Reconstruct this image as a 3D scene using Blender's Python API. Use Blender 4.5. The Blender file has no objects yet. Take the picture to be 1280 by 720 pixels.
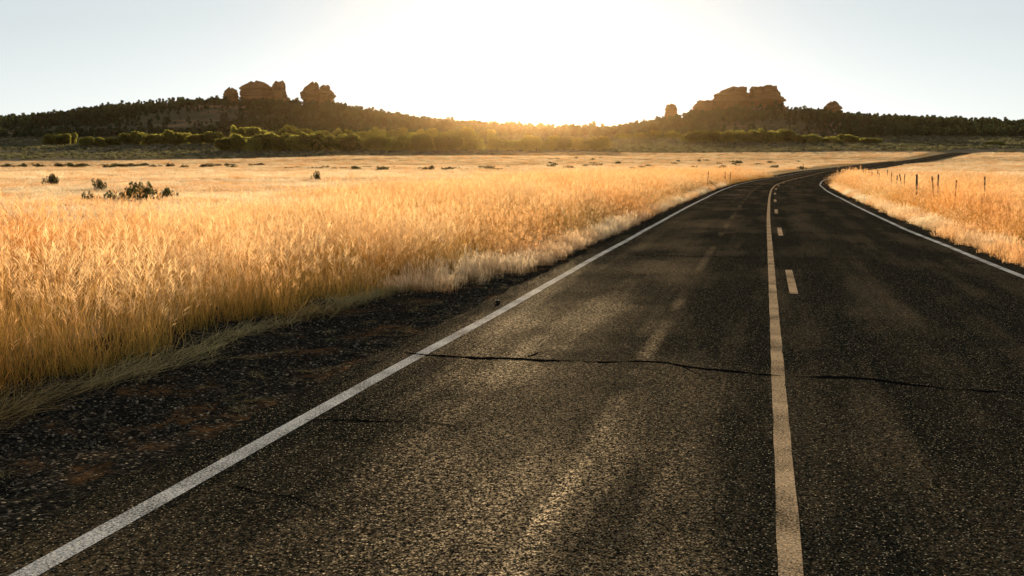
import bpy, math, random
import numpy as np
from mathutils import Vector

random.seed(7)
rng = np.random.default_rng(7)
sc = bpy.context.scene
COL = sc.collection

# ------------------------------------------------------------------ camera
F_PX, CAM_H, HORIZON_Y = 1350.0, 1.7, 205.0            # on the 1280 x 720 photograph
PITCH = math.atan((360 - HORIZON_Y) / F_PX)
cd = bpy.data.cameras.new('camera')
cam = bpy.data.objects.new('camera', cd)
COL.objects.link(cam)
cd.sensor_fit = 'HORIZONTAL'
cd.sensor_width = 36.0
cd.lens = 36.0 * F_PX / 1280.0
cd.clip_start = 0.05
cd.clip_end = 20000
cam.location = (0, 0, CAM_H)
cam.rotation_euler = (math.pi / 2 - PITCH, 0, 0)
sc.camera = cam

# ------------------------------------------------------------------ world, sun, exposure
SUN_EL, SUN_AZ = math.radians(6.8), math.radians(1.0)   # azimuth east of +Y
w = bpy.data.worlds.new('World')
sc.world = w
w.use_nodes = True
wn = w.node_tree.nodes
wn.clear()
sky = wn.new('ShaderNodeTexSky')
sky.sky_type = 'NISHITA'
sky.sun_disc = False
sky.sun_elevation = SUN_EL
sky.sun_rotation = SUN_AZ
sky.altitude = 1500
sky.air_density = 1.0
sky.dust_density = 0.3
sky.ozone_density = 1.2
bg = wn.new('ShaderNodeBackground')
bg.inputs['Strength'].default_value = 0.13
wo = wn.new('ShaderNodeOutputWorld')
gm = wn.new('ShaderNodeGamma'); gm.inputs[1].default_value = 0.62      # white balance and softness of the whole sky
hsv = wn.new('ShaderNodeHueSaturation'); hsv.inputs['Saturation'].default_value = 0.17
tn = wn.new('ShaderNodeMix'); tn.data_type = 'RGBA'; tn.blend_type = 'MULTIPLY'; tn.inputs[0].default_value = 1.0; tn.inputs[7].default_value = (0.93, 1.0, 1.03, 1)
w.node_tree.links.new(sky.outputs[0], gm.inputs[0]); w.node_tree.links.new(gm.outputs[0], hsv.inputs['Color'])
w.node_tree.links.new(hsv.outputs[0], tn.inputs[6]); w.node_tree.links.new(tn.outputs[2], bg.inputs[0])
w.node_tree.links.new(bg.outputs[0], wo.inputs[0])

ld = bpy.data.lights.new('sun', 'SUN')
ld.energy = 5.0
ld.angle = math.radians(0.5)
ld.color = (1.0, 0.80, 0.54)
sun = bpy.data.objects.new('sun', ld)
COL.objects.link(sun)
SUNV = Vector((math.sin(SUN_AZ) * math.cos(SUN_EL), math.cos(SUN_AZ) * math.cos(SUN_EL), math.sin(SUN_EL)))
sun.rotation_euler = SUNV.to_track_quat('Z', 'Y').to_euler()
sun.location = (0, 0, 30)

vs = sc.view_settings
vs.view_transform = 'Standard'
vs.look = 'None'
vs.exposure = 1.0
vs.gamma = 1.0
vs.use_curve_mapping = False
cy = sc.cycles
cy.max_bounces = 6
cy.diffuse_bounces = 3
cy.glossy_bounces = 2
cy.transmission_bounces = 4
cy.transparent_max_bounces = 6
cy.volume_bounces = 0
cy.use_denoising = True
cy.denoiser = 'OPENIMAGEDENOISE'
cy.denoising_input_passes = 'RGB_ALBEDO_NORMAL'
cy.denoising_prefilter = 'ACCURATE'
cy.use_adaptive_sampling = False
cy.sample_clamp_indirect = 6.0

# ------------------------------------------------------------------ helpers
def unproject(x, y, D=None, z=0.0):
    """photo pixel -> point on plane z, or on the vertical plane Y = D"""
    a, b = (x - 640) / F_PX, -(y - 360) / F_PX
    cp, sp = math.cos(PITCH), math.sin(PITCH)
    d = (a, cp + b * sp, -sp + b * cp)
    t = D / d[1] if D is not None else (z - CAM_H) / d[2]
    return d[0] * t, d[1] * t, CAM_H + d[2] * t

def sstep(a, b, x):
    t = np.clip((x - a) / (b - a), 0, 1)
    return t * t * (3 - 2 * t)

_perm = rng.integers(0, 2**31, 4096)
def _h(ix, iy):
    return (_perm[(ix * 73 + iy * 179 + _perm[ix & 4095] % 997) & 4095] % 10007) / 10007.0
def vnoise(x, y):
    x = np.asarray(x, float); y = np.asarray(y, float)
    ix, iy = np.floor(x).astype(np.int64), np.floor(y).astype(np.int64)
    fx, fy = x - ix, y - iy
    fx, fy = fx * fx * (3 - 2 * fx), fy * fy * (3 - 2 * fy)
    a, b, c, d = _h(ix, iy), _h(ix + 1, iy), _h(ix, iy + 1), _h(ix + 1, iy + 1)
    return (a * (1 - fx) + b * fx) * (1 - fy) + (c * (1 - fx) + d * fx) * fy
def fnoise(x, y, o=4):
    s, a, t = 0, 1.0, 0
    for k in range(o):
        s = s + a * vnoise(x * 2**k + 17.3 * k, y * 2**k - 9.1 * k); t += a; a *= 0.5
    return s / t

def mesh_np(name, verts, faces, uv=None, attrs=None, smooth=False):
    """faces: (n,k) int array or list of such arrays"""
    if not isinstance(faces, list): faces = [faces]
    faces = [f for f in faces if len(f)]
    me = bpy.data.meshes.new(name)
    verts = np.asarray(verts, np.float32)
    me.vertices.add(len(verts))
    me.vertices.foreach_set('co', verts.ravel())
    idx = np.concatenate([np.asarray(f, np.int32).ravel() for f in faces])
    tot = np.concatenate([np.full(len(f), np.asarray(f).shape[1], np.int32) for f in faces])
    st = np.concatenate([[0], np.cumsum(tot)[:-1]]).astype(np.int32)
    me.loops.add(len(idx)); me.loops.foreach_set('vertex_index', idx)
    me.polygons.add(len(tot))
    me.polygons.foreach_set('loop_start', st)
    if smooth: me.polygons.foreach_set('use_smooth', np.ones(len(tot), bool))
    if uv is not None:
        l = me.uv_layers.new(name='UVMap')
        l.data.foreach_set('uv', np.asarray(uv, np.float32)[idx].ravel())
    for k, v in (attrs or {}).items():
        a = me.attributes.new(k, 'FLOAT', 'POINT')
        a.data.foreach_set('value', np.asarray(v, np.float32))
    me.update(calc_edges=True)
    return me

def obj(name, me, mat=None, parent=None, loc=None, rz=0.0, scale=None):
    o = bpy.data.objects.new(name, me)
    if mat is not None and len(me.materials) == 0: me.materials.append(mat)
    COL.objects.link(o)
    if parent is not None: o.parent = parent
    if loc is not None: o.location = loc
    o.rotation_euler[2] = rz
    if scale is not None: o.scale = scale
    return o
def tag(o, label=None, cat=None, group=None, kind=None):
    if label: o['label'] = label
    if cat: o['category'] = cat
    if group: o['group'] = group
    if kind: o['kind'] = kind
    return o
def empty(name, loc, rz=0.0, scale=(1, 1, 1)):
    o = bpy.data.objects.new(name, None)
    o.empty_display_size = 0.2
    COL.objects.link(o)
    o.location = loc; o.rotation_euler[2] = rz; o.scale = scale
    return o
def grid_faces(nu, nv, wrap=False):
    """vertex index = i*nv + j"""
    i = np.arange(nu - 1)[:, None]
    j = np.arange(nv if wrap else nv - 1)[None, :]
    j2 = (j + 1) % nv
    return np.stack([(i * nv + j), (i * nv + j2), ((i + 1) * nv + j2), ((i + 1) * nv + j)], -1).reshape(-1, 4)

# ------------------------------------------------------------------ materials
class NT:
    def __init__(self, name):
        self.m = bpy.data.materials.new(name); self.m.use_nodes = True
        self.t = self.m.node_tree; self.n = self.t.nodes; self.n.clear()
        self.out = self.n.new('ShaderNodeOutputMaterial')
    def node(self, typ, ins=None, **props):
        nd = self.n.new(typ)
        for k, v in props.items(): setattr(nd, k, v)
        for k, v in (ins or {}).items():
            if isinstance(v, bpy.types.NodeSocket): self.t.links.new(v, nd.inputs[k])
            else: nd.inputs[k].default_value = v
        return nd
    def noise(self, vec, scale, detail=4, rough=0.55):
        return self.node('ShaderNodeTexNoise', {'Vector': vec, 'Scale': scale, 'Detail': detail, 'Roughness': rough}).outputs['Fac']
    def mapr(self, v, a, b, c=0.0, d=1.0):
        return self.node('ShaderNodeMapRange', {'Value': v, 'From Min': a, 'From Max': b, 'To Min': c, 'To Max': d}).outputs[0]
    def mix(self, f, a, b, mode='MIX'):
        nd = self.n.new('ShaderNodeMix'); nd.data_type = 'RGBA'; nd.blend_type = mode
        for k, v in ((0, f), (6, a), (7, b)):
            if isinstance(v, bpy.types.NodeSocket): self.t.links.new(v, nd.inputs[k])
            else: nd.inputs[k].default_value = v if k == 0 else (*v, 1)
        return nd.outputs[2]
    def math(self, op, a, b=0.0):
        return self.node('ShaderNodeMath', {0: a, 1: b}, operation=op).outputs[0]
    def mapping(self, vec, scale):
        return self.node('ShaderNodeMapping', {'Vector': vec, 'Scale': scale}).outputs[0]
    def ramp(self, v, stops):
        nd = self.node('ShaderNodeValToRGB', {'Fac': v})
        e = nd.color_ramp.elements
        while len(e) < len(stops): e.new(0.5)
        for k, (p, c) in enumerate(stops):
            e[k].position = p; e[k].color = (*c, 1) if len(c) == 3 else c
        return nd.outputs[0]
    def bump(self, h, strength, dist):
        return self.node('ShaderNodeBump', {'Height': h, 'Strength': strength, 'Distance': dist}).outputs[0]
    def principled(self, col, rough=0.8, spec=0.3, normal=None):
        p = self.n.new('ShaderNodeBsdfPrincipled')
        for k, v in (('Base Color', col), ('Roughness', rough), ('Specular IOR Level', spec), ('Normal', normal)):
            if v is None: continue
            if isinstance(v, bpy.types.NodeSocket): self.t.links.new(v, p.inputs[k])
            else: p.inputs[k].default_value = (*v, 1) if k == 'Base Color' else v
        self.t.links.new(p.outputs[0], self.out.inputs[0])
        return p
    def obj(self): return self.node('ShaderNodeTexCoord').outputs['Object']
    def pos(self): return self.node('ShaderNodeNewGeometry').outputs['Position']
    def uv(self): return self.node('ShaderNodeTexCoord').outputs['UV']
    def rand(self): return self.node('ShaderNodeObjectInfo').outputs['Random']
    def attr(self, nm): return self.node('ShaderNodeAttribute', attribute_name=nm).outputs['Fac']
    def leafy(self, col, tcol, f=0.5):
        """thin leaf: reflects and lets light through"""
        d = self.node('ShaderNodeBsdfDiffuse'); tr = self.node('ShaderNodeBsdfTranslucent')
        for nd, c in ((d, col), (tr, tcol)):
            if isinstance(c, bpy.types.NodeSocket): self.t.links.new(c, nd.inputs[0])
            else: nd.inputs[0].default_value = (*c, 1)
        mx = self.node('ShaderNodeMixShader', {0: f, 1: d.outputs[0], 2: tr.outputs[0]})
        self.t.links.new(mx.outputs[0], self.out.inputs[0])

MAT = {}
def grass_mat(name, base, mid, top, head, f=0.55, var=0.25):
    a = NT(name)
    h = a.attr('h'); k = a.attr('head')
    c = a.ramp(h, [(0.0, base), (0.42, mid), (0.85, top), (1.0, top)])
    c = a.mix(k, c, head)
    n = a.noise(a.mapping(a.pos(), (1, 1, 0.0)), 0.16, 3)
    c = a.mix(a.mapr(n, 0.42, 0.62), c, a.mix(1.0, c, (0.92, 0.66, 0.44), 'MULTIPLY'))
    v = a.mapr(a.rand(), 0, 1, 1 - var, 1 + var * 0.7)
    hs = a.node('ShaderNodeHueSaturation', {'Value': v, 'Color': c}).outputs[0]
    a.leafy(hs, hs, f)
    MAT[name] = a.m
grass_mat('tall_grass', (0.15, 0.17, 0.045), (0.44, 0.28, 0.07), (0.80, 0.45, 0.155), (0.92, 0.62, 0.31), 0.6)
grass_mat('short_grass', (0.44, 0.29, 0.13), (0.68, 0.49, 0.26), (0.84, 0.66, 0.40), (0.92, 0.75, 0.50))
grass_mat('cut_grass', (0.26, 0.22, 0.10), (0.46, 0.40, 0.19), (0.62, 0.52, 0.27), (0.5, 0.45, 0.25), 0.35)

def foliage(name, c0, c1, t0, f=0.45):
    a = NT(name)
    r = a.mapr(a.rand(), 0, 1)
    n = a.noise(a.obj(), 0.7, 2)
    col = a.mix(a.math('MULTIPLY_ADD', r, 0.5), c0, c1)
    col = a.mix(a.mapr(n, 0.3, 0.7), c0, c1)
    hs = a.node('ShaderNodeHueSaturation', {'Value': a.mapr(r, 0, 1, 0.55, 1.5), 'Color': col}).outputs[0]
    ht = a.node('ShaderNodeHueSaturation', {'Value': a.mapr(r, 0, 1, 0.55, 1.5), 'Color': (*t0, 1)}).outputs[0]
    a.leafy(hs, ht, f)
    MAT[name] = a.m
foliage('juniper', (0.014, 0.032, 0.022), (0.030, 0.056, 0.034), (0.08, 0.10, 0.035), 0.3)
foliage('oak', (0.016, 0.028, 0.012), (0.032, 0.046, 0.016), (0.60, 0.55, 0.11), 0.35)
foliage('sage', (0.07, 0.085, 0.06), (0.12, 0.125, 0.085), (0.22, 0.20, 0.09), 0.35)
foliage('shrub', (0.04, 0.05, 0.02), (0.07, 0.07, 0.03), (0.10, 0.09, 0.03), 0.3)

a = NT('bark'); a.principled(a.mix(a.noise(a.obj(), 3), (0.06, 0.045, 0.03), (0.13, 0.10, 0.07)), 0.9, 0.1); MAT['bark'] = a.m
a = NT('weathered_post'); n = a.noise(a.mapping(a.obj(), (20, 20, 2)), 3)
a.principled(a.mix(n, (0.035, 0.028, 0.022), (0.12, 0.095, 0.07)), 0.9, 0.1, a.bump(n, 0.6, 0.01)); MAT['post'] = a.m
a = NT('rusty_steel'); a.principled(a.mix(a.noise(a.obj(), 8), (0.05, 0.025, 0.015), (0.10, 0.06, 0.04)), 0.7, 0.3); MAT['steel'] = a.m

# sandstone with bedding layers
a = NT('sandstone'); o_ = a.pos()
st = a.noise(a.mapping(o_, (0.03, 0.03, 0.55)), 1.0, 5, 0.6)
bl = a.noise(o_, 0.22, 4)
c = a.ramp(st, [(0.30, (0.13, 0.055, 0.024)), (0.46, (0.27, 0.135, 0.06)), (0.56, (0.19, 0.085, 0.036)), (0.70, (0.34, 0.19, 0.095))])
c = a.mix(a.mapr(bl, 0.55, 0.75, 0, 0.6), c, (0.13, 0.075, 0.04))
a.principled(c, 0.95, 0.0, a.bump(a.math('ADD', st, a.math('MULTIPLY', bl, 0.5)), 1.0, 1.2)); MAT['rock'] = a.m

# plain: straw field, then sage flat
a = NT('dry_field'); p = a.pos()
sep = a.node('ShaderNodeSeparateXYZ', {0: p})
n1 = a.noise(p, 0.03, 5); n2 = a.noise(p, 1.3, 4); n3 = a.noise(a.mapping(p, (0.01, 0.05, 0.05)), 1.0, 4)
straw = a.mix(n2, (0.36, 0.24, 0.11), (0.64, 0.47, 0.26))
straw = a.mix(a.mapr(n3, 0.45, 0.6), straw, (0.48, 0.27, 0.10))
soil = a.mix(n2, (0.10, 0.085, 0.055), (0.25, 0.20, 0.13))
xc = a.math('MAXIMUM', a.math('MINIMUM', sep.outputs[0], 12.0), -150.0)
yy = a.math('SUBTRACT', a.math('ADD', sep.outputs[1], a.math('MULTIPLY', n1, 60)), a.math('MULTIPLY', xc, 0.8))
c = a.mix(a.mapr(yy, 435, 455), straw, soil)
a.principled(c, 0.95, 0.0, a.bump(n2, 0.6, 0.15)); MAT['field'] = a.m
a = NT('hillside'); p = a.pos(); n1 = a.noise(p, 0.02, 5); n2 = a.noise(p, 0.3, 4)
c = a.mix(n2, (0.05, 0.055, 0.035), (0.10, 0.09, 0.055)); c = a.mix(a.mapr(n1, 0.5, 0.65), c, (0.20, 0.13, 0.075))
a.principled(c, 0.95, 0.0, a.bump(n2, 0.7, 1.0)); MAT['hill'] = a.m

# chip-seal road; UV in metres (u across, v along)
FACET = 0.75
def chipseal(a, paint=None, wear=(0.30, 0.50)):
    uv = a.uv()
    vo = a.node('ShaderNodeTexVoronoi', {'Vector': uv, 'Scale': 120.0, 'Randomness': 1.0})
    vd = vo.outputs['Distance']; g = a.node('ShaderNodeSeparateColor', {0: vo.outputs['Color']}).outputs[0]
    stone = a.ramp(g, [(0.0, (0.003, 0.0036, 0.003)), (0.55, (0.007, 0.0078, 0.0062)), (0.80, (0.022, 0.022, 0.016)), (0.93, (0.10, 0.09, 0.062)), (1.0, (0.42, 0.36, 0.25))])
    stone = a.mix(a.mapr(vd, 0.35, 0.75), stone, (0.005, 0.005, 0.004))
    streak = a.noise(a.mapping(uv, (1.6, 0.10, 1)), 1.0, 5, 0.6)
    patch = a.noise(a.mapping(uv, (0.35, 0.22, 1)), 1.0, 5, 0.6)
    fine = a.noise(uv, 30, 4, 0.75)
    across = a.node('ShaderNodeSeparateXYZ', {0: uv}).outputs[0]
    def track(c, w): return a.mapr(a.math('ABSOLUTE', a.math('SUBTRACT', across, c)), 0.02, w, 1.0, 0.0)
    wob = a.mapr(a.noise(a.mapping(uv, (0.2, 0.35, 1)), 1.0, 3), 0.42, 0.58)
    tr = a.math('ADD', a.math('MULTIPLY', a.math('MULTIPLY', track(-1.14, 0.10), wob), 1.7), a.math('MULTIPLY', a.math('MULTIPLY', track(-1.85, 1.15), a.mapr(patch, 0.38, 0.60)), 0.9))  # worn wheel streak, and a wide dusty swath carrying the painted sun gleam
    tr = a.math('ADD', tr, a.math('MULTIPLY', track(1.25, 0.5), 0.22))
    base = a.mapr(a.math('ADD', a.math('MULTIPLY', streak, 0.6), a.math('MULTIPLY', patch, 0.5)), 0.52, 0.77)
    dust_gleam = a.math('MULTIPLY', a.math('ADD', base, a.math('MULTIPLY', tr, 0.55)), a.mapr(fine, 0.42, 0.64))
    col = a.mix(a.math('MULTIPLY', dust_gleam, 0.55), stone, (0.24, 0.16, 0.078))  # dusty tan that also paints the low sun's sheen into the colour
    # every chip is a facet with its own tilt
    tilt = a.node('ShaderNodeVectorMath', {0: vo.outputs['Color'], 1: (0.5, 0.5, 0.25)}, operation='SUBTRACT').outputs[0]
    tilt = a.node('ShaderNodeVectorMath', {0: tilt, 'Scale': FACET if paint is None else FACET * 0.25}, operation='SCALE').outputs[0]
    gn = a.node('ShaderNodeNewGeometry').outputs['Normal']
    nrm = a.node('ShaderNodeVectorMath', {0: a.node('ShaderNodeVectorMath', {0: gn, 1: tilt}, operation='ADD').outputs[0]}, operation='NORMALIZE').outputs[0]
    if paint is not None:
        w1 = a.noise(uv, 75, 3, 0.7); w2 = a.noise(uv, 1.6, 4, 0.6)
        keep = a.mapr(a.math('ADD', a.math('MULTIPLY', w1, 0.65), a.math('MULTIPLY', w2, 0.35)), wear[0] + 0.10, wear[1] + 0.06)
        pc = a.mix(fine, tuple(x * 0.66 for x in paint), paint)
        col = a.mix(keep, col, pc)
    d = a.node('ShaderNodeBsdfDiffuse', {'Color': col, 'Normal': nrm})
    gl = a.node('ShaderNodeBsdfGlossy', {'Color': (1.0, 0.86, 0.66, 1), 'Roughness': 0.52, 'Normal': nrm})
    f = a.mapr(dust_gleam, 0.0, 0.7, 0.002, 0.024)
    mx = a.node('ShaderNodeMixShader', {0: f, 1: d.outputs[0], 2: gl.outputs[0]})
    a.t.links.new(mx.outputs[0], a.out.inputs[0])
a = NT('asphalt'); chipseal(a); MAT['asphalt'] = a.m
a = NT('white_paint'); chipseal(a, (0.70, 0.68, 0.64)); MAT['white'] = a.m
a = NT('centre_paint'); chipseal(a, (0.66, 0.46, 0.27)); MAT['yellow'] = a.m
a = NT('crack_tar'); a.principled((0.004, 0.004, 0.004), 0.9, 0.0, a.bump(a.noise(a.uv(), 40), 0.8, 0.01)); MAT['tar'] = a.m

a = NT('gravel'); p = a.pos()
vo = a.node('ShaderNodeTexVoronoi', {'Vector': p, 'Scale': 55.0}); g = a.node('ShaderNodeSeparateColor', {0: vo.outputs['Color']}).outputs[0]
c = a.ramp(g, [(0, (0.007, 0.007, 0.006)), (0.7, (0.02, 0.018, 0.014)), (0.93, (0.06, 0.052, 0.04)), (1, (0.24, 0.2, 0.14))])
d1 = a.noise(a.mapping(p, (1, 0.8, 1)), 1.1, 5, 0.62); d2 = a.noise(p, 12, 4, 0.7)
dirt = a.mix(d2, (0.05, 0.024, 0.009), (0.20, 0.10, 0.035))
c = a.mix(a.math('MULTIPLY', a.mapr(d1, 0.53, 0.66), a.mapr(d2, 0.38, 0.6)), c, dirt)
a.principled(c, 0.95, 0.0, a.bump(a.math('ADD', a.math('MULTIPLY', a.math('SUBTRACT', g, vo.outputs['Distance']), 0.4), d2), 1.0, 0.02)); MAT['gravel'] = a.m
a = NT('stone'); r = a.rand()
a.principled(a.ramp(r, [(0, (0.012, 0.011, 0.010)), (0.6, (0.04, 0.035, 0.028)), (0.85, (0.12, 0.085, 0.05)), (1, (0.30, 0.25, 0.18))]), 0.8, 0.02); MAT['stone'] = a.m

# ------------------------------------------------------------------ terrain
RD = np.array([math.sin(math.atan(313 / F_PX)), math.cos(math.atan(313 / F_PX))])   # near road heading
RN = np.array([RD[1], -RD[0]])                                                       # to its right
PROF_Y = [0, 120, 150, 190, 260, 330, 400, 500, 600, 700, 800, 900]
PROF_Z = [0, 0, .08, .38, 1.3, 3.0, 5.2, 9.6, 14, 19, 25, 30]
_py = np.linspace(-50, 900, 951); _pz = np.interp(_py, PROF_Y, PROF_Z)
_k = np.hanning(61); _k /= _k.sum()
_pz = np.convolve(np.pad(_pz, 30, mode='edge'), _k, 'valid')
SKY_X = [-500, -200, 0, 60, 100, 150, 200, 260, 300, 350, 420, 440, 480, 520, 580, 640, 690, 760, 800, 830, 870, 895, 930, 970, 1000, 1040, 1100, 1200, 1280, 1480, 1800]
SKY_Y = [187, 167, 152, 148, 141, 135, 131, 129, 130, 131, 132, 138, 146, 153, 160, 168, 174, 174, 166, 156, 144, 138, 133, 133, 139, 145, 150, 155, 161, 174, 190]
RIDGE = 1050.0
_ru = np.array([unproject(x, y, RIDGE)[0] / RIDGE for x, y in zip(SKY_X, SKY_Y)])
_rz = np.array([unproject(x, y, RIDGE)[2] for x, y in zip(SKY_X, SKY_Y)])

# road centre line (solid line) in near-road coordinates s (along), t (right)
_rs = np.array([-60, 0, 35, 56, 74, 91, 113, 142, 197, 273, 350, 426, 470, 500])
_rt = np.array([.15, .15, .17, .30, .50, .95, 2.2, 4.7, 10.4, 25.0, 47, 66.5, 84, 110])
def _spline(xs, ys, n=5):
    x = np.linspace(xs[0], xs[-1], 2200); y = np.interp(x, xs, ys)
    k = np.hanning(61); k /= k.sum()
    for _ in range(2):
        e = np.concatenate([y[0] + (y[0] - y[30:0:-1]), y, y[-1] + (y[-1] - y[-2:-32:-1])])
        y = np.convolve(e, k, 'valid')
    return x, y
_ss, _tt = _spline(_rs, _rt)
CL = _ss[:, None] * RD + _tt[:, None] * RN                          # road centre line in plan
_tan = np.gradient(CL, axis=0); _tan /= np.linalg.norm(_tan, axis=1)[:, None]
CN = np.stack([_tan[:, 1], -_tan[:, 0]], 1)                          # right-hand normal
CS = np.concatenate([[0], np.cumsum(np.linalg.norm(np.diff(CL, axis=0), axis=1))]) - 60.0
ROAD_L, ROAD_R, LINE_L, LINE_R = -3.50, 3.85, -3.12, 3.48

def road_offset(X, Y):
    """signed distance from the centre line (right positive) and station"""
    P = np.stack([np.ravel(X), np.ravel(Y)], 1)
    c = CL[::8]; nn = CN[::8]; ss = CS[::8]
    off = np.empty(len(P)); sta = np.empty(len(P))
    for i in range(0, len(P), 20000):
        q = P[i:i + 20000]
        d2 = ((q[:, None, :] - c[None]) ** 2).sum(2)
        k = d2.argmin(1)
        dv = q - c[k]
        o = (dv * nn[k]).sum(1)
        dd = np.sqrt(d2[np.arange(len(q)), k])
        off[i:i + 20000] = np.where(dd > np.abs(o) * 1.2 + 3.0, np.sign(o + 1e-9) * dd, o); sta[i:i + 20000] = ss[k]
    return off.reshape(np.shape(X)), sta.reshape(np.shape(X))

def base_z(X, Y):
    return np.interp(np.clip(Y, -50, 860), _py, _pz)
def terrain(X, Y, carve=True):
    X = np.asarray(X, float); Y = np.asarray(Y, float)
    b = base_z(X, Y)
    u = X / np.maximum(Y, 1.0)
    q = (Y - 700.0) / (RIDGE - 700.0)
    spur = (fnoise(X * 0.008 + 5, Y * 0.008, 3) - 0.5) * 0.5
    S = np.clip(q + spur * np.clip(1 - np.abs(2 * q - 1), 0, 1), 0, 1)
    S = S * S * (3 - 2 * S) * 0.35 + 0.65 * S ** 1.1
    rz = np.interp(u, _ru, _rz)
    z = np.where(q > 0, b + (rz - b) * S, b)
    back = sstep(RIDGE + 10, RIDGE + 700, Y)
    z = z * (1 - 0.8 * back)
    far = sstep(120, 420, Y)
    z = z + (fnoise(X * 0.012, Y * 0.012, 3) - 0.5) * 2.2 * far * (1 - sstep(500, 760, Y) * 0.3)
    near = (fnoise(X * 0.06, Y * 0.06, 3) - 0.5) * 0.22
    if carve:
        off, _ = road_offset(X, Y)
        m = 1 - sstep(4.5, 9.0, np.abs(off))
        ry = np.clip(Y, -50, 860)
        z = np.where(Y < 520, z * (1 - m) + (base_z(X, ry) - 0.12 - 0.10 * sstep(90, 150, Y)) * m, z)
        z = z + near * (1 - m) * (1 - sstep(60, 150, Y))
    else:
        z = z + near * (1 - sstep(60, 150, Y))
    return z
def tz(x, y): return float(terrain(np.array([x]), np.array([y]))[0])

th = np.radians(np.concatenate([np.linspace(-36, 36, 289), np.linspace(36, 324, 60)[1:-1]]))
rr = np.concatenate([np.array([0.01, 0.5, 1.2, 2]), np.geomspace(3, 1250, 190), np.array([1350, 1500, 1750, 2100, 2600, 3200])])
TH, RR = np.meshgrid(th, rr)
GX, GY = RR * np.sin(TH), RR * np.cos(TH)
GZ = terrain(GX, GY)
gv = np.stack([GX, GY, GZ], -1).reshape(-1, 3)
gf = grid_faces(len(rr), len(th), True)
fy = gv[gf].mean(1)
hill_m = (fy[:, 1] > 735)
for nm, sel, mt in (('ground', ~hill_m, 'field'), ('hill', hill_m & (fy[:, 0] / np.maximum(fy[:, 1], 1) < 0.045), 'hill'), ('hill', hill_m & (fy[:, 0] / np.maximum(fy[:, 1], 1) >= 0.045), 'hill')):
    f = gf[sel]; us, inv = np.unique(f, return_inverse=True)
    o = obj(nm, mesh_np(nm, gv[us], inv.reshape(-1, 4)[:, ::-1], smooth=True), MAT[mt])
    tag(o, kind='structure')

# ------------------------------------------------------------------ road
def ribbon(name, s0, s1, t0, t1, dz, mat, parent=None, step=None, nt=1, rag0=0.0, rag1=0.0, wob=0.0):
    k0, k1 = np.searchsorted(CS, [s0, s1])
    ks = np.arange(k0, max(k1, k0 + 2), step or 4)
    if ks[-1] != k1: ks = np.append(ks, min(k1, len(CS) - 1))
    ks = np.unique(np.clip(ks, 0, len(CS) - 1))
    s = CS[ks]
    a0 = t0 + rag0 * (fnoise(s * 2.2, s * 0 + 3) - 0.5) + wob * (vnoise(s * 0.25, s * 0 + 8) - .5)
    a1 = t1 + rag1 * (fnoise(s * 2.2, s * 0 + 7) - 0.5) + wob * (vnoise(s * 0.25, s * 0 + 8) - .5)
    wide = np.interp(s, [-60, 16, 30], [0.28, 0.27, 0.0])           # the right lane flares a little near the camera
    if t0 > 3: a0 = a0 + wide
    if t1 > 3: a1 = a1 + wide
    fr = np.linspace(0, 1, nt + 1)
    T = a0[:, None] * (1 - fr) + a1[:, None] * fr
    P = CL[ks][:, None, :] + CN[ks][:, None, :] * T[..., None]
    crown = 0.0
    Z = base_z(P[..., 0], P[..., 1]) + dz + crown
    v = np.concatenate([P, Z[..., None]], -1).reshape(-1, 3)
    uvv = np.stack([T, np.repeat(s[:, None], nt + 1, 1)], -1).reshape(-1, 2)
    me = mesh_np(name, v, grid_faces(len(ks), nt + 1)[:, ::-1], uv=uvv, smooth=True)
    return obj(name, me, mat, parent)
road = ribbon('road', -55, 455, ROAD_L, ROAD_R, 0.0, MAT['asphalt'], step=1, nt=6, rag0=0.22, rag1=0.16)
tag(road, kind='structure')
ribbon('edge_line', -55, 440, LINE_L - 0.06, LINE_L + 0.06, 0.0016, MAT['white'], road, step=1, wob=0.06)
ribbon('edge_line', -55, 440, LINE_R - 0.06, LINE_R + 0.06, 0.0016, MAT['white'], road, step=1, wob=0.06)
ribbon('centre_line', -55, 440, -0.052, 0.052, 0.0016, MAT['yellow'], road, step=1, rag0=0.012, rag1=0.012)
K = 2295.0
near_end = [unproject(990, y)[1] for y in (367.5, 335.0)]
s_first = near_end[0] / RD[1] + 0.02
for i in range(0, 30):
    s0 = s_first + i * 12.0
    ribbon('centre_dash', s0, s0 + 3.3, 0.215, 0.325, 0.0016, MAT['yellow'], road, step=1)

def crack(pts, width, seed):
    """pts: photo pixels on the flat near road"""
    r = np.random.default_rng(seed)
    P = np.array([unproject(x, y)[:2] for x, y in pts])
    L = np.concatenate([[0], np.cumsum(np.linalg.norm(np.diff(P, axis=0), axis=1))])
    n = max(12, int(L[-1] / 0.025)); q = np.linspace(0, L[-1], n)
    x = np.interp(q, L, P[:, 0]); y = np.interp(q, L, P[:, 1])
    d = np.gradient(np.stack([x, y], 1), axis=0); d /= np.linalg.norm(d, axis=1)[:, None]
    nn = np.stack([-d[:, 1], d[:, 0]], 1)
    j = (fnoise(q * 1.8 + seed, q * 0 + seed, 6) - .5) * 0.26
    wd = width * (0.05 + 1.5 * fnoise(q * 7 + seed * 3, q * 0 + 2, 5) ** 1.5) * np.minimum(1, np.minimum(q, L[-1] - q) / 0.25 + 0.15)
    c = np.stack([x, y], 1) + nn * j[:, None]
    A, B = c - nn * wd[:, None] / 2, c + nn * wd[:, None] / 2
    v = np.concatenate([np.stack([A, B], 1).reshape(-1, 2), np.full((2 * n, 1), 0.0028)], 1)
    obj('crack', mesh_np('crack', v, grid_faces(n, 2), uv=v[:, :2]), MAT['tar'], road)
crack([(505, 441), (560, 446), (700, 450), (830, 454), (900, 461), (980, 470)], 0.085, 1)
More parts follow.
